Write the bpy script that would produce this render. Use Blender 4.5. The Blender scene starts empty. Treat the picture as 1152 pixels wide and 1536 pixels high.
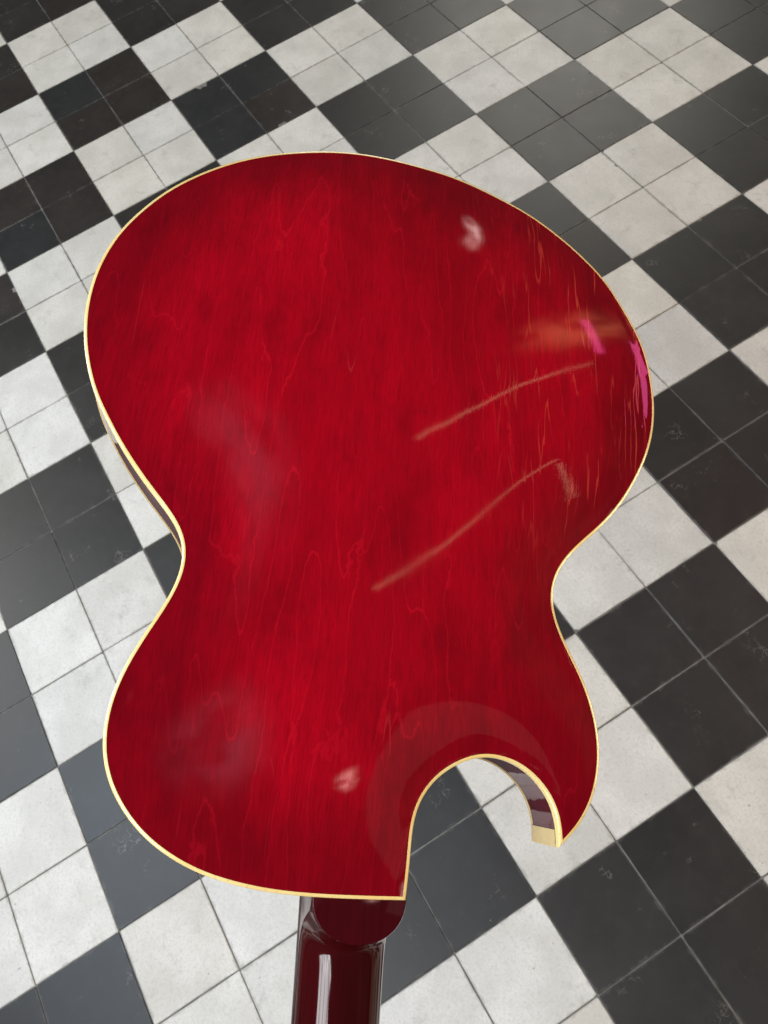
import bpy, bmesh, math, random
import numpy as np
from mathutils import Matrix, Vector
from mathutils.geometry import delaunay_2d_cdt

random.seed(11)
SC = bpy.context.scene
COL = SC.collection

# ------------------------------------------------------------------ camera
cam_d = bpy.data.cameras.new('camera')
cam = bpy.data.objects.new('camera', cam_d)
COL.objects.link(cam)
cam.matrix_world = Matrix((
    (0.51134991, -0.74635578, 0.42599802, 2.99142865),
    (0.84809126, 0.51832919, -0.10989112, -0.02437826),
    (-0.13878934, 0.41747802, 0.89802540, 1.51031777),
    (0, 0, 0, 1)))
cam_d.sensor_fit = 'VERTICAL'
cam_d.sensor_height = 36.0
cam_d.sensor_width = 27.0
cam_d.lens = 36.0 * 1146.5 / 1536.0
cam_d.clip_start = 0.02
cam_d.clip_end = 60.0
cam_d.dof.use_dof = True
cam_d.dof.focus_distance = 0.50
cam_d.dof.aperture_fstop = 26.0
SC.camera = cam

# ------------------------------------------------------------------ world, exposure
W = bpy.data.worlds.new('World')
SC.world = W
W.use_nodes = True
bg = W.node_tree.nodes['Background']
bg.inputs['Color'].default_value = (0.95, 0.97, 1.0, 1)
bg.inputs['Strength'].default_value = 0.045
SC.view_settings.view_transform = 'Standard'
SC.view_settings.look = 'None'
SC.view_settings.exposure = 0.3
SC.view_settings.gamma = 1.0
SC.view_settings.use_curve_mapping = False

# ------------------------------------------------------------------ lamps (windows and lights of the room, plus added fill lights)
def lamp(name, loc, aim, sx, sy, power, color=(1, 1, 1), roll=0.0):
    d = bpy.data.lights.new(name, 'AREA')
    d.shape = 'RECTANGLE'
    d.size = sx
    d.size_y = sy
    d.energy = power
    d.color = color
    o = bpy.data.objects.new(name, d)
    COL.objects.link(o)
    v = Vector(aim) - Vector(loc)
    q = v.to_track_quat('-Z', 'Y')
    o.matrix_world = Matrix.Translation(loc) @ q.to_matrix().to_4x4() @ Matrix.Rotation(roll, 4, 'Z')
    return o

AIM = (2.3, 0.6, 0.4)
wl = lamp('window_and_fill_light', (3.35, -1.20, 2.25), (2.6, 0.2, 0.4), 0.95, 1.15, 31, (0.98, 0.98, 1.0))
# glazing bars and a drawn net curtain in this window
wl.data.use_nodes = True
wt = wl.data.node_tree
wg = wt.nodes.new('ShaderNodeNewGeometry')
wn = wt.nodes.new('ShaderNodeTexNoise')
wm = wt.nodes.new('ShaderNodeMapping')
wt.links.new(wg.outputs['Parametric'], wm.inputs['Vector'])
wm.inputs['Scale'].default_value = (9.0, 1.2, 1.0)
wt.links.new(wm.outputs[0], wn.inputs['Vector'])
wn.inputs['Scale'].default_value = 1.0
wn.inputs['Detail'].default_value = 3
wr = wt.nodes.new('ShaderNodeMapRange')
wt.links.new(wn.outputs[0], wr.inputs[0])
for _i, _x in zip((1, 2, 3, 4), (0.35, 0.65, 0.25, 1.5)): wr.inputs[_i].default_value = _x
wt.links.new(wr.outputs[0], wt.nodes['Emission'].inputs['Strength'])
lamp('window_and_fill_light', (1.85, -1.45, 2.5), (2.4, -0.1, 0.0), 1.0, 1.0, 33, (0.70, 0.84, 1.0))
lamp('window_and_fill_light', (-1.0, 3.2, 2.2), AIM, 1.7, 1.5, 46, (1.0, 0.96, 0.86))
lamp('window_and_fill_light', (-0.3, -2.7, 2.5), (1.0, 0.3, 0.0), 1.3, 1.2, 80, (1.0, 0.98, 0.94))  # added fill, no window here: brightens the white tiles at far left
lamp('window_and_fill_light', (4.9, 3.3, 0.95), (2.8, 0.8, 0.0), 1.6, 0.8, 92, (1.0, 0.85, 0.56))  # added warm fill, set low so the guitar's back does not mirror it
GUI = (2.74, 0.10, 1.06)                     # middle of the guitar's back

def small_lamp(name, loc, sx, sy, radiance, color, roll=0.0, aim=GUI, soft=False):
    o = lamp(name, loc, aim, sx, sy, radiance * math.pi * sx * sy, color, roll)
    if soft:                                 # a diffuser that glows from its middle and fades towards its rim
        d = o.data
        d.use_nodes = True
        t = d.node_tree
        em = t.nodes['Emission']
        g = t.nodes.new('ShaderNodeNewGeometry')
        dist = t.nodes.new('ShaderNodeVectorMath'); dist.operation = 'DISTANCE'
        t.links.new(g.outputs['Parametric'], dist.inputs[0])
        dist.inputs[1].default_value = (0.5, 0.5, 0)
        xy = t.nodes.new('ShaderNodeVectorMath'); xy.operation = 'MULTIPLY'
        t.links.new(g.outputs['Parametric'], xy.inputs[0])
        xy.inputs[1].default_value = (1, 1, 0)
        t.links.new(xy.outputs[0], dist.inputs[0])
        mr = t.nodes.new('ShaderNodeMapRange'); mr.interpolation_type = 'SMOOTHERSTEP'
        t.links.new(dist.outputs['Value'], mr.inputs[0])
        mr.inputs[1].default_value, mr.inputs[2].default_value = 0.5, 0.0
        nz = t.nodes.new('ShaderNodeTexNoise')
        nz.inputs['Scale'].default_value = 3.2
        nz.inputs['Detail'].default_value = 3
        va = t.nodes.new('ShaderNodeVectorMath'); va.operation = 'ADD'
        t.links.new(xy.outputs[0], va.inputs[0]); va.inputs[1].default_value = (loc[0], loc[1], loc[2])
        t.links.new(va.outputs[0], nz.inputs['Vector'])
        m2 = t.nodes.new('ShaderNodeMapRange'); m2.interpolation_type = 'SMOOTHSTEP'
        t.links.new(nz.outputs[0], m2.inputs[0])
        for i, x in zip((1, 2, 3, 4), (0.38, 0.62, 0.25, 1.35)): m2.inputs[i].default_value = x
        mm = t.nodes.new('ShaderNodeMath'); mm.operation = 'MULTIPLY'
        t.links.new(mr.outputs[0], mm.inputs[0]); t.links.new(m2.outputs[0], mm.inputs[1])
        t.links.new(mm.outputs[0], em.inputs['Strength'])
    return o

def tube_lamp(name, a, b_, width, radiance, color):
    """thin ceiling tube from a to b_, shining at the guitar"""
    a, b_ = Vector(a), Vector(b_)
    c = (a + b_) / 2
    o = small_lamp(name, c, (b_ - a).length, width, radiance, color)
    x = (b_ - a).normalized()
    z = (c - Vector(GUI)); z = (z - x * z.dot(x)).normalized()
    y = z.cross(x)
    o.matrix_world = Matrix((( x.x, y.x, z.x, c.x), (x.y, y.y, z.y, c.y), (x.z, y.z, z.z, c.z), (0, 0, 0, 1)))
    return o

tube_lamp('ceiling_tube', (2.87, 1.25, 2.5), (2.94, 3.2, 2.5), 0.013, 2.3, (1.0, 0.58, 0.38))
tube_lamp('ceiling_tube', (3.23, 0.85, 2.5), (3.50, 2.25, 2.5), 0.013, 2.3, (1.0, 0.58, 0.38))
tube_lamp('ceiling_tube', (3.54, 2.27, 2.5), (4.02, 2.52, 2.5), 0.018, 3.4, (1.0, 0.62, 0.42))
small_lamp('lamp_glow', (2.00, 1.83, 2.06), 0.10, 0.30, 6.0, (1.0, 0.68, 0.64), 0.9, soft=True)
small_lamp('lamp_glow', (2.09, 1.79, 2.13), 0.10, 0.22, 4.0, (1.0, 0.62, 0.58), 0.5, soft=True)
small_lamp('lamp_glow', (4.03, 0.63, 2.54), 0.12, 0.30, 6.0, (1.0, 0.56, 0.50), 0.6, soft=True)
small_lamp('far_window', (2.71, 2.07, 1.84), 0.20, 0.065, 5.5, (1.0, 0.10, 0.36))
small_lamp('far_window', (3.02, 2.16, 1.50), 0.55, 0.24, 5.0, (1.0, 0.12, 0.40))
small_lamp('warm_wall_lamp', (2.66, 2.00, 1.90), 0.30, 1.20, 2.2, (1.0, 0.30, 0.13), 0.0, soft=True)
small_lamp('skylight', (2.66, 0.55, 3.00), 0.75, 0.95, 0.42, (1.0, 0.45, 0.68), soft=True)
small_lamp('skylight', (3.45, 0.10, 2.95), 0.80, 0.95, 0.58, (1.0, 0.52, 0.72), soft=True)
small_lamp('far_window', (4.20, 0.88, 2.25), 0.34, 0.42, 0.24, (1.0, 0.50, 0.50), 0.2)
small_lamp('lit_wall', (4.6, 2.2, 2.0), 3.6, 2.6, 0.15, (1.0, 0.45, 0.28), soft=True)
# LAMPS

# ------------------------------------------------------------------ helpers
def tag(o, label=None, cat=None, kind=None, group=None):
    if label: o['label'] = label
    if cat: o['category'] = cat
    if kind: o['kind'] = kind
    if group: o['group'] = group
    return o

def mesh_obj(name, verts, faces, mat, parent=None, smooth=False):
    me = bpy.data.meshes.new(name)
    me.from_pydata([tuple(v) for v in verts], [], faces)
    me.validate()
    if mat: me.materials.append(mat)
    if smooth:
        me.shade_smooth()
    me.update()
    o = bpy.data.objects.new(name, me)
    COL.objects.link(o)
    if parent: o.parent = parent
    return o

class NT:
    """small node-graph helper"""
    def __init__(self, name):
        self.m = bpy.data.materials.new(name)
        self.m.use_nodes = True
        self.t = self.m.node_tree
        self.p = self.t.nodes['Principled BSDF']
    def n(self, typ, **kw):
        nd = self.t.nodes.new(typ)
        for k, v in kw.items():
            setattr(nd, k, v)
        return nd
    def put(self, sock, v):
        if isinstance(v, (int, float, tuple, list)):
            if isinstance(v, (tuple, list)) and len(v) == 3 and sock.type == 'RGBA':
                v = (*v, 1)
            sock.default_value = v
        else:
            self.t.links.new(v, sock)
    def math(self, op, a, b=0.0, c=0.0, clamp=False):
        nd = self.n('ShaderNodeMath', operation=op, use_clamp=clamp)
        for i, v in enumerate((a, b, c)):
            self.put(nd.inputs[i], v)
        return nd.outputs[0]
    def mix(self, f, a, b, blend='MIX'):
        nd = self.n('ShaderNodeMix', data_type='RGBA', blend_type=blend)
        self.put(nd.inputs[0], f)
        self.put(nd.inputs[6], a)
        self.put(nd.inputs[7], b)
        return nd.outputs[2]
    def coord(self, scale=(1, 1, 1), loc=(0, 0, 0), src=None):
        if src is None:
            src = self.n('ShaderNodeTexCoord').outputs['Object']
        mp = self.n('ShaderNodeMapping')
        self.put(mp.inputs['Vector'], src)
        mp.inputs['Location'].default_value = loc
        mp.inputs['Scale'].default_value = scale
        return mp.outputs[0]
    def noise(self, vec, scale=1.0, detail=2.0, rough=0.5, dist=0.0, out=0):
        nd = self.n('ShaderNodeTexNoise')
        self.put(nd.inputs['Vector'], vec)
        nd.inputs['Scale'].default_value = scale
        nd.inputs['Detail'].default_value = detail
        nd.inputs['Roughness'].default_value = rough
        nd.inputs['Distortion'].default_value = dist
        return nd.outputs[out]
    def smooth(self, v, lo, hi, a=0.0, b=1.0):
        nd = self.n('ShaderNodeMapRange', interpolation_type='SMOOTHSTEP')
        self.put(nd.inputs['Value'], v)
        for i, x in zip((1, 2, 3, 4), (lo, hi, a, b)):
            self.put(nd.inputs[i], x)
        return nd.outputs[0]
    def bump(self, h, strength, dist, normal=None):
        nd = self.n('ShaderNodeBump')
        self.put(nd.inputs['Height'], h)
        nd.inputs['Strength'].default_value = strength
        nd.inputs['Distance'].default_value = dist
        if normal is not None: self.put(nd.inputs['Normal'], normal)
        return nd.outputs[0]

# ------------------------------------------------------------------ tile materials
def world_pos(b):
    return b.n('ShaderNodeNewGeometry').outputs['Position']

def white_tile_mat():
    b = NT('white_cement_tile')
    pos = world_pos(b)
    oc = b.n('ShaderNodeObjectInfo')
    big = b.noise(b.coord((1, 1, 1), src=pos), 9.0, 4, 0.6)
    mid = b.noise(b.coord((1, 1, 1), (3, 7, 0), src=pos), 45.0, 4, 0.65)
    fine = b.noise(pos, 420.0, 3, 0.6)
    c = b.mix(b.smooth(big, 0.35, 0.68), (0.56, 0.55, 0.515), (0.665, 0.655, 0.62))
    c = b.mix(b.math('MULTIPLY', b.smooth(mid, 0.52, 0.75), 0.5), c, (0.50, 0.49, 0.455))
    c = b.mix(b.smooth(fine, 0.42, 0.66, 0.0, 0.42), c, (0.46, 0.45, 0.415))
    gran = b.noise(b.coord((1, 1, 1), (1, 4, 2), src=pos), 170.0, 3, 0.7)
    c = b.mix(b.smooth(gran, 0.48, 0.70, 0.0, 0.50), c, (0.44, 0.43, 0.395))
    c = b.mix(b.smooth(gran, 0.25, 0.42, 0.30, 0.0), c, (0.74, 0.73, 0.69))
    # grey grubby patches and pits
    st = b.noise(b.coord((1, 1, 1), (11, 2, 0), src=pos), 15.0, 5, 0.7)
    c = b.mix(b.smooth(st, 0.55, 0.74, 0.0, 0.55), c, (0.36, 0.355, 0.33))
    vo = b.n('ShaderNodeTexVoronoi', feature='F1')
    b.put(vo.inputs['Vector'], pos)
    vo.inputs['Scale'].default_value = 75.0
    sep = b.n('ShaderNodeSeparateColor')
    b.put(sep.inputs[0], vo.outputs['Color'])
    rare = b.math('GREATER_THAN', sep.outputs[0], 0.86)
    rad = b.math('MULTIPLY', sep.outputs[1], 0.14)
    pit = b.math('MULTIPLY', rare, b.math('LESS_THAN', vo.outputs['Distance'], rad))
    c = b.mix(b.math('MULTIPLY', pit, 0.6), c, (0.20, 0.19, 0.17))
    # grime trodden into the edges of each tile
    so = b.n('ShaderNodeSeparateXYZ')
    b.put(so.inputs[0], b.n('ShaderNodeTexCoord').outputs['Object'])
    ed = b.math('MAXIMUM', b.math('ABSOLUTE', so.outputs[0]), b.math('ABSOLUTE', so.outputs[1]))
    ed = b.math('MULTIPLY_ADD', b.math('SUBTRACT', mid, 0.5), 0.020, ed)
    c = b.mix(b.smooth(ed, 0.0795, 0.0845, 0.0, 0.5), c, (0.30, 0.285, 0.25))
    c = b.mix(1.0, c, oc.outputs['Color'], 'MULTIPLY')
    b.put(b.p.inputs['Base Color'], c)
    b.put(b.p.inputs['Roughness'], b.smooth(mid, 0.3, 0.7, 0.5, 0.6))
    b.p.inputs['Specular IOR Level'].default_value = 0.14
    h = b.math('SUBTRACT', b.math('ADD', fine, b.math('MULTIPLY', mid, 0.8)), b.math('MULTIPLY', pit, 2.0))
    b.put(b.p.inputs['Normal'], b.bump(h, 0.35, 0.0006))
    return b.m

def black_tile_mat():
    b = NT('black_cement_tile')
    pos = world_pos(b)
    oc = b.n('ShaderNodeObjectInfo')
    big = b.noise(pos, 7.0, 4, 0.6)
    mid = b.noise(b.coord((1, 1, 1), (5, 1, 0), src=pos), 38.0, 4, 0.65)
    fine = b.noise(pos, 500.0, 2, 0.6)
    c = b.mix(b.smooth(big, 0.3, 0.7), (0.019, 0.019, 0.0185), (0.025, 0.0245, 0.024))
    c = b.mix(b.smooth(mid, 0.45, 0.8, 0.0, 0.5), c, (0.034, 0.033, 0.032))
    # pale dusty scuffs
    sc = b.noise(b.coord((1, 1, 1), (2, 9, 0), src=pos), 24.0, 6, 0.72, 0.6)
    c = b.mix(b.smooth(sc, 0.65, 0.76, 0.0, 0.6), c, (0.16, 0.155, 0.145))
    vo = b.n('ShaderNodeTexVoronoi', feature='F1')
    b.put(vo.inputs['Vector'], pos)
    vo.inputs['Scale'].default_value = 40.0
    sep = b.n('ShaderNodeSeparateColor')
    b.put(sep.inputs[0], vo.outputs['Color'])
    rare = b.math('GREATER_THAN', sep.outputs[0], 0.95)
    dot = b.math('MULTIPLY', rare, b.math('LESS_THAN', vo.outputs['Distance'], b.math('MULTIPLY', sep.outputs[1], 0.08)))
    c = b.mix(b.math('MULTIPLY', dot, 0.7), c, (0.35, 0.34, 0.31))
    # dusty edges and thin curled scuff marks
    so = b.n('ShaderNodeSeparateXYZ')
    b.put(so.inputs[0], b.n('ShaderNodeTexCoord').outputs['Object'])
    ed = b.math('MAXIMUM', b.math('ABSOLUTE', so.outputs[0]), b.math('ABSOLUTE', so.outputs[1]))
    ed = b.math('MULTIPLY_ADD', b.math('SUBTRACT', mid, 0.5), 0.022, ed)
    c = b.mix(b.smooth(ed, 0.0805, 0.0855, 0.0, 0.45), c, (0.085, 0.082, 0.076))
    cu = b.math('ABSOLUTE', b.math('SUBTRACT', b.noise(b.coord((1, 1, 1), (7, 3, 0), src=pos), 55.0, 2, 0.5), 0.5))
    cm = b.smooth(b.noise(b.coord((1, 1, 1), (1, 6, 0), src=pos), 11.0, 3, 0.6), 0.60, 0.68)
    c = b.mix(b.math('MULTIPLY', b.math('MULTIPLY', b.smooth(cu, 0.006, 0.022, 1.0, 0.0), cm), 0.4), c, (0.20, 0.195, 0.18))
    c = b.mix(1.0, c, oc.outputs['Color'], 'MULTIPLY')
    b.put(b.p.inputs['Base Color'], c)
    b.put(b.p.inputs['Roughness'], b.smooth(big, 0.3, 0.7, 0.42, 0.46))
    b.p.inputs['Specular IOR Level'].default_value = 0.42
    b.put(b.p.inputs['Normal'], b.bump(b.math('ADD', fine, b.math('MULTIPLY', mid, 0.2)), 0.2, 0.0003))
    return b.m

def grout_mat():
    b = NT('grey_grout')
    pos = world_pos(b)
    n1 = b.noise(pos, 30.0, 4, 0.6)
    n2 = b.noise(pos, 300.0, 3, 0.6)
    c = b.mix(b.smooth(n1, 0.3, 0.7), (0.10, 0.097, 0.09), (0.21, 0.205, 0.19))
    c = b.mix(b.smooth(n2, 0.4, 0.7, 0, 0.4), c, (0.26, 0.24, 0.20))
    b.put(b.p.inputs['Base Color'], c)
    b.p.inputs['Roughness'].default_value = 0.9
    b.put(b.p.inputs['Normal'], b.bump(n2, 0.6, 0.001))
    return b.m

M_WHITE, M_BLACK, M_GROUT = white_tile_mat(), black_tile_mat(), grout_mat()

# ------------------------------------------------------------------ floor
S = 0.17
floor = mesh_obj('floor', [(-6, -7, -0.0016), (10, -7, -0.0016), (10, 9, -0.0016), (-6, 9, -0.0016)], [(0, 1, 2, 3)], M_GROUT)
tag(floor, 'black and white cement tile floor laid in checkered blocks of four', 'floor', 'structure')

def tile_rings(rng, chip=None):
    """perimeter of one worn tile, seen from above, as outer and top rings"""
    g = S / 2 - 0.0011
    per = []
    for q in range(4):
        a = math.pi / 2 * q
        ca, sa = round(math.cos(a)), round(math.sin(a))
        c = rng.uniform(0.0008, 0.0022)
        if rng.random() < 0.16: c = rng.uniform(0.003, 0.008)
        pts = [(g, -g + c), (g, g - c * rng.uniform(0.8, 1.2))]
        if rng.random() < 0.5:
            pts.insert(1, (g - rng.uniform(0, 0.0007), rng.uniform(-0.05, 0.05)))
        if chip and q == 0:
            y, w, dp = chip
            pts = [pts[0], (g, y - w), (g - dp, y - w * 0.6), (g - dp * 0.7, y), (g - dp * 0.95, y + w * 0.5), (g, y + w), pts[-1]]
        per += [(x * ca - y * sa, x * sa + y * ca) for x, y in pts]
    return per

def tile_mesh(name, rng, mat, chip=None):
    per = tile_rings(rng, chip)
    n = len(per)
    bv = 0.0009
    k = 1 - bv / (S / 2)
    v = [(x, y, -0.004) for x, y in per] + [(x, y, -bv * 0.7) for x, y in per] + [(x * k, y * k, 0.0) for x, y in per]
    f = []
    for r in (0, 1):
        f += [(r * n + i, r * n + (i + 1) % n, (r + 1) * n + (i + 1) % n, (r + 1) * n + i) for i in range(n)]
    f.append(tuple(range(2 * n, 3 * n)))
    me = bpy.data.meshes.new(name)
    me.from_pydata(v, [], f)
    me.materials.append(mat)
    me.update()
    return me

trng = random.Random(5)
TM = {w: [tile_mesh('tile', trng, M_WHITE if w else M_BLACK) for _ in range(7)] for w in (True, False)}
CHIPPED = {(4, 2): (math.pi, (-0.02, 0.020, 0.018)), (5, 3): (0, (-0.03, 0.016, 0.012)), (11, -1): (math.pi, (0.04, 0.010, 0.006)),
           (15, -4): (math.pi, (-0.02, 0.008, 0.006)), (10, 6): (math.pi / 2, (0.02, 0.006, 0.005)), (12, 7): (math.pi, (0.05, 0.008, 0.006)),
           (16, 1): (math.pi, (0.03, 0.010, 0.006)), (6, -3): (math.pi / 2, (0.01, 0.012, 0.010)), (8, 7): (math.pi / 2, (0.0, 0.012, 0.006))}
QUAD = [(-1.56, 0.36), (8.96, 11.26), (19.95, 1.20), (16.13, -5.46)]     # the patch of floor in view, in tiles

def dist_out(u, v):
    best = -1e9
    for i in range(4):
        (x0, y0), (x1, y1) = QUAD[i], QUAD[(i + 1) % 4]
        ex, ey = x1 - x0, y1 - y0
        l = math.hypot(ex, ey)
        best = max(best, ((u - x0) * (-ey) + (v - y0) * ex) / l)     # outward positive (clockwise quad)
    return best

BROWN = {(-1, 1), (0, 0), (1, -1), (3, 0), (3, 1), (2, 1), (4, -1), (4, -2), (5, 3), (6, -4), (6, -3), (15, 4), (10, 4), (11, 5), (-1, 4), (5, -1)}
COOL = {(2, 0), (5, -2), (2, 3), (4, 3), (4, 2), (0, 5), (5, 2), (7, 5), (16, -1), (17, -1), (16, -2), (17, -2), (14, -3), (15, -3), (14, -4), (16, -5), (17, -5), (17, -6), (12, -1)}
far_v, far_f, far_m = [], [], []
for u in range(-14, 32):
    for v in range(-18, 24):
        cx, cy = u + 0.5, v + 0.5
        d = dist_out(cx, cy)
        if d > 9: continue
        white = ((u // 2) + (v // 2)) % 2 == 0
        if d < 0.95:
            if (u, v) in CHIPPED:
                ang, chip = CHIPPED[(u, v)]
                me = tile_mesh('tile', trng, M_WHITE if white else M_BLACK, chip)
            else:
                ang = math.pi / 2 * trng.randrange(4)
                me = trng.choice(TM[white])
            o = bpy.data.objects.new('tile', me)
            COL.objects.link(o)
            o.parent = floor
            o.location = (cx * S + trng.gauss(0, 0.00035), cy * S + trng.gauss(0, 0.00035), trng.uniform(-0.0004, 0.0004))
            o.rotation_euler = (trng.gauss(0, 0.0016), trng.gauss(0, 0.0016), ang + trng.gauss(0, 0.0032))
            w = trng.gauss(0, 1)
            k = trng.uniform(0.93, 1.06)
            if white:
                o.color = (k * (1 + 0.006 * w), k, k * (1 - 0.012 * w), 1)
            elif (u, v) in BROWN:
                o.color = (1.13 * k, 0.98 * k, 0.92 * k, 1)
            elif (u, v) in COOL:
                o.color = (1.0 * k, 1.04 * k, 1.09 * k, 1)
            else:
                k *= trng.uniform(0.9, 1.15)
                o.color = (1.06 * k, 1.02 * k, 1.0 * k, 1)
        else:
            b0 = len(far_v)
            g = S / 2 - 0.0011
            far_v += [(cx * S - g, cy * S - g, 0), (cx * S + g, cy * S - g, 0), (cx * S + g, cy * S + g, 0), (cx * S - g, cy * S + g, 0)]
            far_v += [(x, y, -0.0016) for x, y, z in far_v[b0:b0 + 4]]
            far_f += [(b0, b0 + 1, b0 + 2, b0 + 3)] + [(b0 + 4 + i, b0 + 4 + (i + 1) % 4, b0 + (i + 1) % 4, b0 + i) for i in range(4)]
            far_m += [0 if white else 1] * 5
far = mesh_obj('outer_tiles', far_v, far_f, M_WHITE, floor)
far.data.materials.append(M_BLACK)
far.data.polygons.foreach_set('material_index', far_m)
far['kind'] = 'stuff'

# ------------------------------------------------------------------ guitar materials
def red_maple_mat():
    b = NT('cherry_red_lacquered_maple')
    tc = b.n('ShaderNodeTexCoord').outputs['Object']
    # slow warp so that the figure wanders
    wv = b.noise(b.coord((6, 3, 1), src=tc), 1.0, 2, 0.5, out=1)
    vm = b.n('ShaderNodeVectorMath', operation='MULTIPLY_ADD')
    b.put(vm.inputs[0], wv)
    vm.inputs[1].default_value = (0.035, 0.05, 0)
    b.put(vm.inputs[2], tc)
    wc = vm.outputs[0]
    # growth rings cut by the veneer knife: contours of a stretched height field
    f1 = b.noise(b.coord((19, 2.2, 1), (0.3, 0.7, 0), src=wc), 1.0, 2.0, 0.5)
    jag = b.noise(b.coord((75, 36, 1), src=tc), 1.0, 4, 0.6)
    fld = b.math('MULTIPLY_ADD', f1, 11.0, b.math('MULTIPLY', jag, 0.55))
    fr = b.math('FRACT', fld)
    edge = b.math('MULTIPLY', b.smooth(fr, 0.0, 0.03), b.smooth(fr, 0.03, 0.08, 1.0, 0.0))
    fade = b.smooth(fr, 0.0, 1.0, 1.0, 0.0)
    vis = b.smooth(b.noise(b.coord((9, 5, 1), (4, 1, 0), src=tc), 1.0, 2), 0.32, 0.58, 0.25, 1.0)
    # fibre streaks
    s1 = b.noise(b.coord((1100, 55, 1), src=wc), 1.0, 3, 0.65)
    s2 = b.noise(b.coord((160, 5, 1), (2, 3, 0), src=wc), 1.0, 3, 0.6)
    s3 = b.noise(b.coord((30, 3.0, 1), (7, 3, 0), src=wc), 1.0, 3, 0.55)
    blot = b.noise(b.coord((11, 6, 1), (1, 5, 0), src=wc), 1.0, 5, 0.62)
    spl = b.noise(b.coord((30, 16, 1), (9, 4, 0), src=tc), 1.0, 5, 0.65)
    c = b.mix(b.smooth(s3, 0.32, 0.68), (0.40, 0.0001, 0.0075), (0.50, 0.0002, 0.0095))
    c = b.mix(b.smooth(blot, 0.42, 0.68, 0.0, 0.60), c, (0.64, 0.0004, 0.0125))
    c = b.mix(b.smooth(blot, 0.28, 0.45, 0.5, 0.0), c, (0.28, 0.0001, 0.0055))
    c = b.mix(b.smooth(s2, 0.42, 0.66, 0.0, 0.26), c, (0.31, 0.0001, 0.006))
    c = b.mix(b.smooth(s1, 0.40, 0.68, 0.0, 0.50), c, (0.25, 0.0001, 0.005))
    c = b.mix(b.smooth(spl, 0.48, 0.72, 0.0, 0.50), c, (0.24, 0.0001, 0.006))
    c = b.mix(b.math('MULTIPLY', b.math('MULTIPLY', fade, vis), 0.18), c, (0.26, 0.0001, 0.005))
    c = b.mix(b.math('MULTIPLY', b.math('MULTIPLY', edge, vis), 0.40), c, (0.80, 0.006, 0.020))
    # shading painted into the red: darker low on the arch, towards the rim
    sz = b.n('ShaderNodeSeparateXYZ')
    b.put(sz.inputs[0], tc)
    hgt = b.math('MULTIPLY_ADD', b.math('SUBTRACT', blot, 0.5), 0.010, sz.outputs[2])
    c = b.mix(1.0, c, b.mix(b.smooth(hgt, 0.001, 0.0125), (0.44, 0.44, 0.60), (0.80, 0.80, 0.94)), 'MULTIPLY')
    # age checks in the lacquer along the grain, mostly on the far shoulder
    sx = b.n('ShaderNodeSeparateXYZ')
    b.put(sx.inputs[0], tc)
    reg = b.math('MULTIPLY', b.smooth(sx.outputs[0], 0.04, 0.15), b.smooth(sx.outputs[1], 0.18, 0.30))
    cw = b.n('ShaderNodeVectorMath', operation='MULTIPLY_ADD')
    b.put(cw.inputs[0], b.noise(b.coord((60, 30, 1), src=tc), 1.0, 2, 0.5, out=1))
    cw.inputs[1].default_value = (0.004, 0.0, 0)
    b.put(cw.inputs[2], tc)
    cn = b.noise(b.coord((105, 6.5, 1), (2, 5, 0), src=cw.outputs[0]), 1.0, 2, 0.55)
    cl = b.math('ABSOLUTE', b.math('SUBTRACT', cn, 0.5))
    crack = b.smooth(cl, 0.006, 0.020, 1.0, 0.0)
    brk = b.smooth(b.noise(b.coord((60, 14, 1), (3, 8, 0), src=tc), 1.0, 3), 0.47, 0.60)
    crack = b.math('MULTIPLY', b.math('MULTIPLY', crack, brk), reg)
    c = b.mix(b.math('MULTIPLY', crack, 0.55), c, (0.62, 0.06, 0.035))
    # a few hairline scratches at odd angles
    scr = None
    for ang, off in ((0.9, 3.0), (-0.7, 8.0), (2.2, 14.0)):
        mp = b.n('ShaderNodeMapping')
        b.put(mp.inputs['Vector'], tc)
        mp.inputs['Rotation'].default_value = (0, 0, ang)
        mp.inputs['Location'].default_value = (off, off, 0)
        mp.inputs['Scale'].default_value = (26, 1.6, 1)
        sn = b.math('ABSOLUTE', b.math('SUBTRACT', b.noise(mp.outputs[0], 1.0, 1, 0.4), 0.5))
        sm_ = b.smooth(b.noise(b.coord((13, 13, 1), (off, 2, 0), src=tc), 1.0, 2), 0.60, 0.68)
        li = b.math('MULTIPLY', b.smooth(sn, 0.0005, 0.0022, 1.0, 0.0), sm_)
        scr = li if scr is None else b.math('MAXIMUM', scr, li)
    c = b.mix(b.math('MULTIPLY', scr, 0.10), c, (0.70, 0.10, 0.09))
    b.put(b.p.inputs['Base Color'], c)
    b.p.inputs['Roughness'].default_value = 0.38
    b.p.inputs['Specular IOR Level'].default_value = 0.0
    b.p.inputs['Coat Weight'].default_value = 1.0
    b.p.inputs['Coat IOR'].default_value = 1.5
    sm = b.noise(b.coord((10, 8, 1), (8, 2, 0), src=tc), 1.0, 4, 0.6)
    b.put(b.p.inputs['Coat Roughness'], b.smooth(sm, 0.4, 0.75, 0.022, 0.075))
    ripple = b.noise(b.coord((190, 12, 1), src=wc), 1.0, 2, 0.5)
    wave = b.noise(b.coord((26, 14, 1), (6, 6, 0), src=tc), 1.0, 1, 0.5)
    h = b.math('ADD', b.math('MULTIPLY', ripple, 0.022), b.math('MULTIPLY', wave, 0.35))
    h = b.math('SUBTRACT', h, b.math('MULTIPLY', crack, 0.03))
    h = b.math('ADD', h, b.math('MULTIPLY', s1, 0.016))
    b.put(b.p.inputs['Coat Normal'], b.bump(h, 0.5, 0.0009))
    b.put(b.p.inputs['Normal'], b.bump(s1, 0.15, 0.0003))
    return b.m

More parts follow.
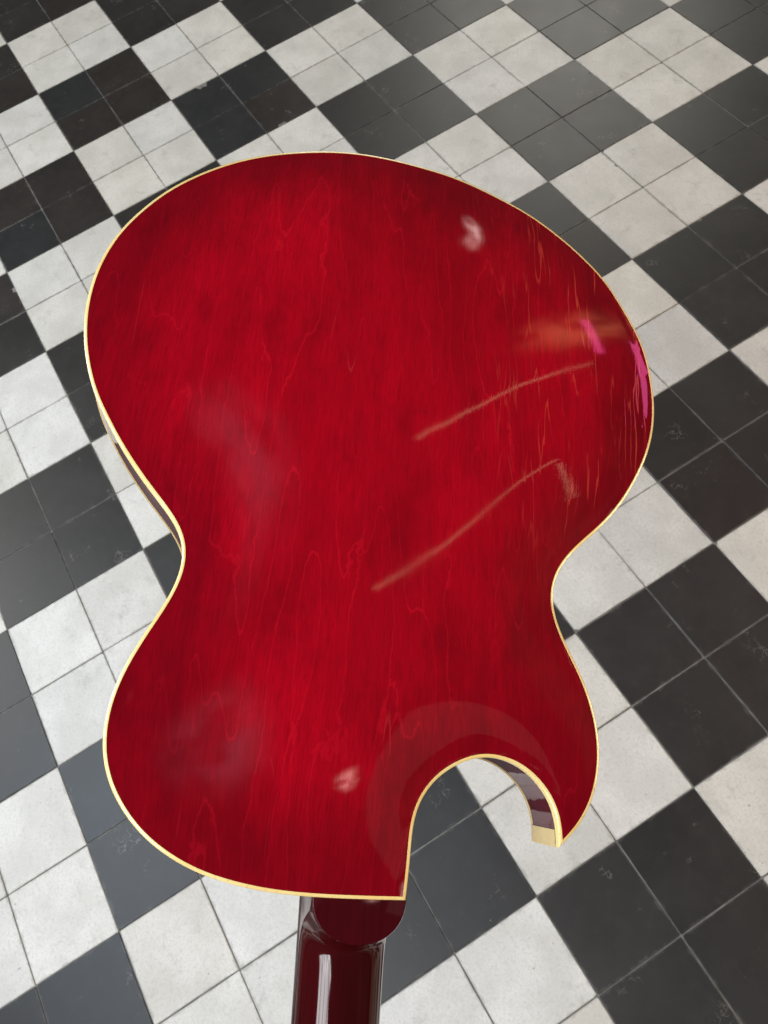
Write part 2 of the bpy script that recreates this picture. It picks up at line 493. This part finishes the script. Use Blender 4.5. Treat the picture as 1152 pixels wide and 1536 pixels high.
def dark_red_mat(name, base, base2, coat_r=0.03):
    b = NT(name)
    tc = b.n('ShaderNodeTexCoord').outputs['Object']
    s1 = b.noise(b.coord((420, 9, 60), src=tc), 1.0, 3, 0.6)
    s2 = b.noise(b.coord((40, 5, 20), src=tc), 1.0, 3, 0.6)
    c = b.mix(b.smooth(s2, 0.3, 0.7), base, base2)
    c = b.mix(b.smooth(s1, 0.45, 0.7, 0, 0.4), c, tuple(x * 0.55 for x in base))
    b.put(b.p.inputs['Base Color'], c)
    b.p.inputs['Roughness'].default_value = 0.4
    b.p.inputs['Specular IOR Level'].default_value = 0.0
    b.p.inputs['Coat Weight'].default_value = 1.0
    sm = b.noise(b.coord((14, 14, 14), src=tc), 1.0, 4, 0.6)
    b.put(b.p.inputs['Coat Roughness'], b.smooth(sm, 0.4, 0.75, coat_r, coat_r * 2.5))
    wave = b.noise(b.coord((60, 30, 60), src=tc), 1.0, 1, 0.5)
    b.put(b.p.inputs['Coat Normal'], b.bump(wave, 0.25, 0.0006))
    return b.m

def binding_mat(name, ca, cb):
    b = NT(name)
    tc = b.n('ShaderNodeTexCoord').outputs['Object']
    n1 = b.noise(b.coord((30, 30, 60), src=tc), 1.0, 4, 0.6)
    n2 = b.noise(b.coord((400, 400, 400), src=tc), 1.0, 3, 0.6)
    c = b.mix(b.smooth(n1, 0.3, 0.7), ca, cb)
    c = b.mix(b.smooth(n2, 0.58, 0.72, 0, 0.35), c, (0.38, 0.20, 0.06))
    b.put(b.p.inputs['Base Color'], c)
    b.p.inputs['Roughness'].default_value = 0.3
    b.p.inputs['Coat Weight'].default_value = 0.8
    b.p.inputs['Coat Roughness'].default_value = 0.06
    b.p.inputs['Subsurface Weight'].default_value = 0.0
    return b.m

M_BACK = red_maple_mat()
M_SIDE = dark_red_mat('dark_cherry_side', (0.060, 0.004, 0.010), (0.085, 0.006, 0.013))
M_NECK = dark_red_mat('dark_cherry_mahogany', (0.024, 0.0008, 0.0014), (0.040, 0.0012, 0.0019), 0.06)
M_HEEL = dark_red_mat('cherry_heel', (0.040, 0.0010, 0.0030), (0.052, 0.0014, 0.0038), 0.04)
M_BIND = binding_mat('aged_cream_binding', (0.86, 0.60, 0.20), (0.88, 0.70, 0.30))
M_TIPB = binding_mat('aged_amber_binding', (0.62, 0.43, 0.15), (0.70, 0.50, 0.20))
M_FING = dark_red_mat('dark_rosewood', (0.030, 0.014, 0.009), (0.045, 0.022, 0.014), 0.3)

# ------------------------------------------------------------------ guitar outline (mm, seen from the back; y towards the tail, origin where the neck joins)
OUT = [(122.7, 30.7), (127.9, 34.4), (133.8, 39.9), (139.8, 47.1), (144.9, 55.3), (148.7, 64.7), (151.2, 75.4), (152.6, 86.0), (152.3, 96.6), (151.2, 105.1), (149.2, 113.6), (145.9, 124.5), (141.9, 134.3), (136.5, 143.9), (130.5, 154.8), (125.8, 164.0), (122.0, 173.5), (120.2, 182.4), (120.1, 190.1), (122.0, 197.7), (125.2, 205.1), (131.8, 214.4), (141.3, 224.3), (152.0, 233.9), (161.8, 243.2), (173.0, 256.3), (182.1, 269.5), (190.4, 284.1), (196.9, 297.4), (201.0, 308.2), (204.6, 321.2), (206.6, 335.8), (207.3, 348.8), (206.0, 361.9), (204.8, 375.2), (202.2, 388.4), (196.9, 402.7), (190.9, 414.0), (182.6, 428.1), (174.0, 442.3), (164.0, 453.5), (147.2, 468.5), (127.4, 482.6), (105.9, 495.1), (84.4, 503.3), (60.9, 510.9), (37.9, 516.1), (15.2, 518.0), (-7.4, 519.1), (-31.2, 518.1), (-54.3, 514.4), (-80.6, 506.6), (-103.8, 497.5), (-123.0, 487.2), (-138.5, 476.5), (-153.2, 464.3), (-168.8, 448.5), (-181.7, 430.5), (-192.7, 411.9), (-199.1, 395.4), (-203.7, 377.8), (-205.7, 359.5), (-205.7, 342.1), (-203.7, 326.1), (-201.4, 315.2), (-197.6, 303.3), (-192.8, 290.6), (-187.2, 279.4), (-180.5, 270.4), (-176.5, 262.8), (-169.8, 253.6), (-161.9, 243.5), (-153.1, 232.8), (-144.4, 223.7), (-135.9, 214.5), (-128.9, 207.0), (-124.5, 199.6), (-122.2, 192.9), (-121.3, 186.2), (-121.9, 179.1), (-123.7, 170.6), (-127.4, 160.8), (-133.3, 148.1), (-140.4, 133.8), (-146.1, 119.9), (-150.3, 106.6), (-152.4, 92.3), (-152.3, 78.7), (-149.8, 66.5), (-145.1, 54.7), (-138.8, 45.5), (-131.3, 36.3), (-122.1, 27.9), (-111.3, 20.7), (-100.8, 15.2), (-89.1, 10.3), (-74.9, 6.6), (-60.8, 3.8), (-47.9, 2.0), (-35.0, 1.1), (-24.5, 0.5), (-7.4, 0.2), (8.0, 0.0), (27.2, 0.0)]
CUT = [(27.2, 0.0), (27.6, 2.7), (28.3, 13.2), (29.0, 22.4), (29.3, 31.7), (29.9, 40.2), (31.5, 48.0), (34.9, 55.9), (39.6, 62.9), (45.3, 68.5), (51.3, 72.9), (57.8, 76.5), (64.2, 79.1), (71.3, 81.1), (80.2, 81.2), (89.4, 79.6), (98.7, 76.1), (106.7, 70.4), (113.7, 63.5), (118.3, 56.5), (121.1, 49.6), (122.5, 42.7), (123.0, 35.7), (122.7, 30.7)]

def resample(pts, step, smooth_it):
    p = np.array(pts, float) / 1000
    # Catmull-Rom, dense
    q = np.vstack([2 * p[0] - p[1], p, 2 * p[-1] - p[-2]])
    d = []
    for i in range(1, len(q) - 2):
        for t in np.arange(0, 1, 0.1):
            a, b_, c, e = q[i - 1], q[i], q[i + 1], q[i + 2]
            d.append(0.5 * (2 * b_ + (c - a) * t + (2 * a - 5 * b_ + 4 * c - e) * t * t + (3 * b_ - a - 3 * c + e) * t ** 3))
    d.append(p[-1])
    d = np.array(d)
    s = np.r_[0, np.cumsum(np.linalg.norm(np.diff(d, axis=0), axis=1))]
    n = max(8, int(round(s[-1] / step)))
    ss = np.linspace(0, s[-1], n + 1)
    r = np.c_[np.interp(ss, s, d[:, 0]), np.interp(ss, s, d[:, 1])]
    for _ in range(smooth_it):
        r[1:-1] = 0.25 * r[:-2] + 0.5 * r[1:-1] + 0.25 * r[2:]
    return r

ra = resample(OUT, 0.0025, 36)
rb = resample(CUT, 0.0025, 14)
LOOP = np.vstack([ra[:-1], rb[:-1]])                  # closed, counter-clockwise seen from the back
I_TIP, I_HEEL = 0, len(ra) - 1
NL = len(LOOP)

def offset(loop, d):
    """inward offset with mitred corners (d > 0 goes into the body)"""
    e = np.roll(loop, -1, 0) - loop
    e /= np.linalg.norm(e, axis=1)[:, None]
    nrm = np.c_[-e[:, 1], e[:, 0]]                    # left of travel = inside
    n0, n1 = np.roll(nrm, 1, 0), nrm
    m = n0 + n1
    k = np.maximum(1 + (n0 * n1).sum(1), 0.25)
    return loop + m / k[:, None] * d

area = 0.5 * np.sum(LOOP[:, 0] * np.roll(LOOP[:, 1], -1) - np.roll(LOOP[:, 0], -1) * LOOP[:, 1])
if area < 0:
    raise RuntimeError('outline runs the wrong way')

D = 0.042            # rim depth
BW = 0.0021          # binding width seen from the back
GUITAR_M = Matrix((
    (0.50248293, -0.81304146, 0.29406545, 2.96396087),
    (0.78293146, 0.57218748, 0.24417168, -0.10224545),
    (-0.36678227, 0.10754099, 0.92407018, 1.03319700),
    (0, 0, 0, 1)))
guitar = bpy.data.objects.new('electric_guitar', None)
COL.objects.link(guitar)
guitar.matrix_world = GUITAR_M
guitar.empty_display_size = 0.05
tag(guitar, 'glossy cherry red hollow body electric guitar seen from behind, cream binding, one sharp cutaway', 'guitar')

# ---- arched back
def inside_mask(P, poly):
    x, y = P[:, 0], P[:, 1]
    c = np.zeros(len(P), bool)
    x0, y0 = poly[:, 0], poly[:, 1]
    x1, y1 = np.roll(x0, -1), np.roll(y0, -1)
    for i in range(len(poly)):
        k = (y0[i] > y) != (y1[i] > y)
        xi = (x1[i] - x0[i]) * (y - y0[i]) / (y1[i] - y0[i] + 1e-15) + x0[i]
        c ^= k & (x < xi)
    return c

inner = offset(LOOP, BW)
G0 = 0.0035
gx = np.arange(-0.215, 0.216, G0)
gy = np.arange(-0.010, 0.528, G0)
GX, GY = np.meshgrid(gx, gy)
PTS = np.c_[GX.ravel(), GY.ravel()]
msk = inside_mask(PTS, inner[::2]).reshape(GX.shape)
ph = np.zeros(GX.shape)
lam = (G0 / 0.075) ** 2
for _ in range(1500):
    nb = np.zeros_like(ph)
    nb[1:-1, 1:-1] = ph[:-2, 1:-1] + ph[2:, 1:-1] + ph[1:-1, :-2] + ph[1:-1, 2:]
    ph = np.where(msk, (nb + lam) / (4 + lam), 0)
ARCH = 0.013
arch = ARCH * (ph / ph.max()) ** 1.15
for _ in range(6):
    a2 = arch.copy()
    a2[1:-1, 1:-1] = (arch[1:-1, 1:-1] * 4 + arch[:-2, 1:-1] + arch[2:, 1:-1] + arch[1:-1, :-2] + arch[1:-1, 2:]) / 8
    arch = np.where(msk, a2, 0)
# keep grid points that are clear of the edge
dmin = np.full(len(PTS), 1e9)
for i in range(0, NL):
    dd = (PTS[:, 0] - inner[i, 0]) ** 2 + (PTS[:, 1] - inner[i, 1]) ** 2
    np.minimum(dmin, dd, out=dmin)
keep = msk.ravel() & (dmin > (0.0022) ** 2)
rim = np.clip(np.sqrt(dmin) / 0.007, 0, 1)
arch = arch * (rim * rim * (3 - 2 * rim)).reshape(arch.shape)
pv = [Vector((p[0], p[1])) for p in inner] + [Vector(p) for p in PTS[keep]]
edges = [(i, (i + 1) % NL) for i in range(NL)]
v2, e2, f2, ov, oe, of = delaunay_2d_cdt(pv, edges, [], 1, 1e-7)
hz = np.r_[np.zeros(NL), arch.ravel()[keep]]
verts = [(v.x, v.y, (float(hz[ov[i][0]]) if ov[i] else 0.0) - 0.0002) for i, v in enumerate(v2)]
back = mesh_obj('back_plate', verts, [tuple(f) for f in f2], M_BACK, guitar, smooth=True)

# ---- rim, bindings, front
def ring_strip(name, rows, mat, smooth=True):
    """rows: list of (loop2d, z); skins consecutive rows"""
    n = len(rows[0][0])
    v, f = [], []
    for lp, z in rows:
        v += [(x, y, z) for x, y in lp]
    for r in range(len(rows) - 1):
        f += [(r * n + i, (r + 1) * n + i, (r + 1) * n + (i + 1) % n, r * n + (i + 1) % n) for i in range(n)]
    o = mesh_obj(name, v, f, mat, guitar, smooth)
    return o

def sharp_ring(o, deg=38):
    o.data.set_sharp_from_angle(angle=math.radians(deg))

o = ring_strip('side', [(offset(LOOP, 0.0004), -0.0045), (offset(LOOP, 0.0004), -D + 0.002)], M_SIDE); sharp_ring(o)
bk = [(offset(LOOP, 0.0008), -0.0054), (offset(LOOP, -0.0000), -0.0054), (offset(LOOP, -0.0000), -0.0016), (offset(LOOP, 0.00015), -0.0010),
      (offset(LOOP, 0.0005), -0.00062), (offset(LOOP, 0.0010), -0.00030), (offset(LOOP, 0.0015), -0.00008), (offset(LOOP, BW), 0.0), (offset(LOOP, BW + 0.0002), -0.0010)]
o = ring_strip('back_binding', bk, M_BIND); sharp_ring(o, 50)
fr = [(offset(LOOP, 0.0008), -D + 0.0026), (offset(LOOP, 0.0), -D + 0.0026), (offset(LOOP, 0.0), -D + 0.0004), (offset(LOOP, 0.0006), -D - 0.0002),
      (offset(LOOP, BW), -D - 0.0002)]
o = ring_strip('front_binding', fr, M_BIND); sharp_ring(o, 50)
ft = offset(LOOP, BW - 0.0003)
v2b, _, f2b, _, _, _ = delaunay_2d_cdt([Vector(p) for p in ft], edges, [], 1, 1e-7)
top_plate = mesh_obj('front_plate', [(v.x, v.y, -D - 0.0001) for v in v2b], [tuple(reversed(f)) for f in f2b], M_SIDE, guitar)

# binding strip that caps the point of the horn
def arc_pts(i0, step, length):
    pts, L, i = [LOOP[i0]], 0.0, i0
    while L < length:
        j = (i + step) % NL
        L += np.linalg.norm(LOOP[j] - LOOP[i])
        pts.append(LOOP[j]); i = j
    return pts
seq = list(reversed(arc_pts(I_TIP, -1, 0.0095))) + arc_pts(I_TIP, 1, 0.0095)[1:]
seq = np.array(seq)
tg = np.gradient(seq, axis=0); tg /= np.linalg.norm(tg, axis=1)[:, None]
nr = np.c_[tg[:, 1], -tg[:, 0]]
outer = seq + nr * 0.00025
inn = seq - nr * 0.0006
tv, tf = [], []
n = len(seq)
for z in (-0.0055, -D + 0.0027):
    tv += [(x, y, z) for x, y in outer]
for z in (-0.0055, -D + 0.0027):
    tv += [(x, y, z) for x, y in inn]
for i in range(n - 1):
    tf += [(i, n + i, n + i + 1, i + 1)]
for e in (0, n - 1):
    tf += [(e, 2 * n + e, 3 * n + e, n + e)]
mesh_obj('horn_point_binding', tv, tf, M_TIPB, guitar)

# ---- neck with carved heel
NECK_L = 0.345
def half_w(y):
    return 0.0270 + 0.0049 * (y / NECK_L)             # y negative towards the nut
def neck_z(xn, y):
    """back of the neck: rounded section, widest at the fingerboard"""
    base = -0.0475
    crown = 0.0235 - 0.002 * min(1, -y / NECK_L)
    return base + crown * max(0.0, 1 - abs(xn) ** 2.5) ** 0.62
HX, HW, HL = 0.0010, 0.0268, 0.0232
nv, nf = [], []
ys = [0.006 - 0.0008 * i for i in range(76)]
while ys[-1] > -NECK_L: ys.append(ys[-1] - 0.006)
NXS = 72
for y in ys:
    w = half_w(min(y, 0))
    for i in range(NXS + 1):
        th = math.pi * i / NXS
        xn = -math.cos(th)
        x = HX * 0.6 + w * xn
        z = neck_z(xn, y)
        yy = min(0, y)
        r = (abs((x - HX) / HW) ** 2.15 + abs(yy / HL) ** 2.15) ** (1 / 2.15)
        sd = (r - 1) * 0.024
        if sd <= 0: k = 1.0
        else: k = 1 / (1 + (sd / 0.0055) ** 1.6) * math.exp(-sd / 0.012)
        nv.append((x, y, z + (-0.0042 - z) * k))
m = NXS + 1
for r in range(len(ys) - 1):
    for i in range(NXS):
        nf.append((r * m + i, (r + 1) * m + i, (r + 1) * m + i + 1, r * m + i + 1))
# straight flanks down to the fingerboard
for s, col in ((0, 0), (1, NXS)):
    b0 = len(nv)
    for r in range(len(ys)):
        nv.append((nv[r * m + col][0], ys[r], -0.0478))
    for r in range(len(ys) - 1):
        q = (r * m + col, b0 + r, b0 + r + 1, (r + 1) * m + col)
        nf.append(q if s == 0 else tuple(reversed(q)))
neck = mesh_obj('neck', nv, nf, M_NECK, guitar, smooth=True)
neck.data.set_sharp_from_angle(angle=math.radians(60))

# heel cap
cv, cf = [], []
per = [(HX - HW, 0.004)]
for i in range(41):
    t = math.pi * i / 40
    c, s_ = -math.cos(t), math.sin(t)
    e = 2 / 2.15
    per.append((HX + HW * math.copysign(abs(c) ** e, c), -HL * abs(s_) ** e))
per.append((HX + HW, 0.004))
n = len(per)
def sc(k): return [(HX + (x - HX) * k, y * k if y < 0 else y) for x, y in per]
for lp, z in ((per, -0.0045), (per, -0.0020), (sc(0.985), -0.0013), (sc(0.95), -0.0011)):
    cv += [(x, y, z) for x, y in lp]
for r in range(3):
    cf += [(r * n + i + 1, r * n + i, (r + 1) * n + i, (r + 1) * n + i + 1) for i in range(n - 1)]
cf.append(tuple(reversed(range(3 * n, 4 * n))))
cap = mesh_obj('heel_cap', cv, cf, M_HEEL, guitar, smooth=True)
cap.data.set_sharp_from_angle(angle=math.radians(35))

# fingerboard below the neck, running on over the front of the body
fb = []
fbf = []
for y, w in ((-NECK_L, half_w(-NECK_L)), (0.0, half_w(0)), (0.115, 0.0285)):
    for z in (-0.0479, -0.0535):
        fb += [(HX * 0.6 - w - 0.0002, y, z), (HX * 0.6 + w + 0.0002, y, z)]
for k in (0, 4):
    a, b_, c, d_ = k, k + 1, k + 2, k + 3
    fbf += [(a, a + 4, b_ + 4, b_), (c, d_, d_ + 4, c + 4), (a, c, c + 4, a + 4), (b_, b_ + 4, d_ + 4, d_)]
fbf += [(0, 1, 3, 2), (8, 10, 11, 9)]
mesh_obj('fingerboard', fb, fbf, M_FING, guitar)
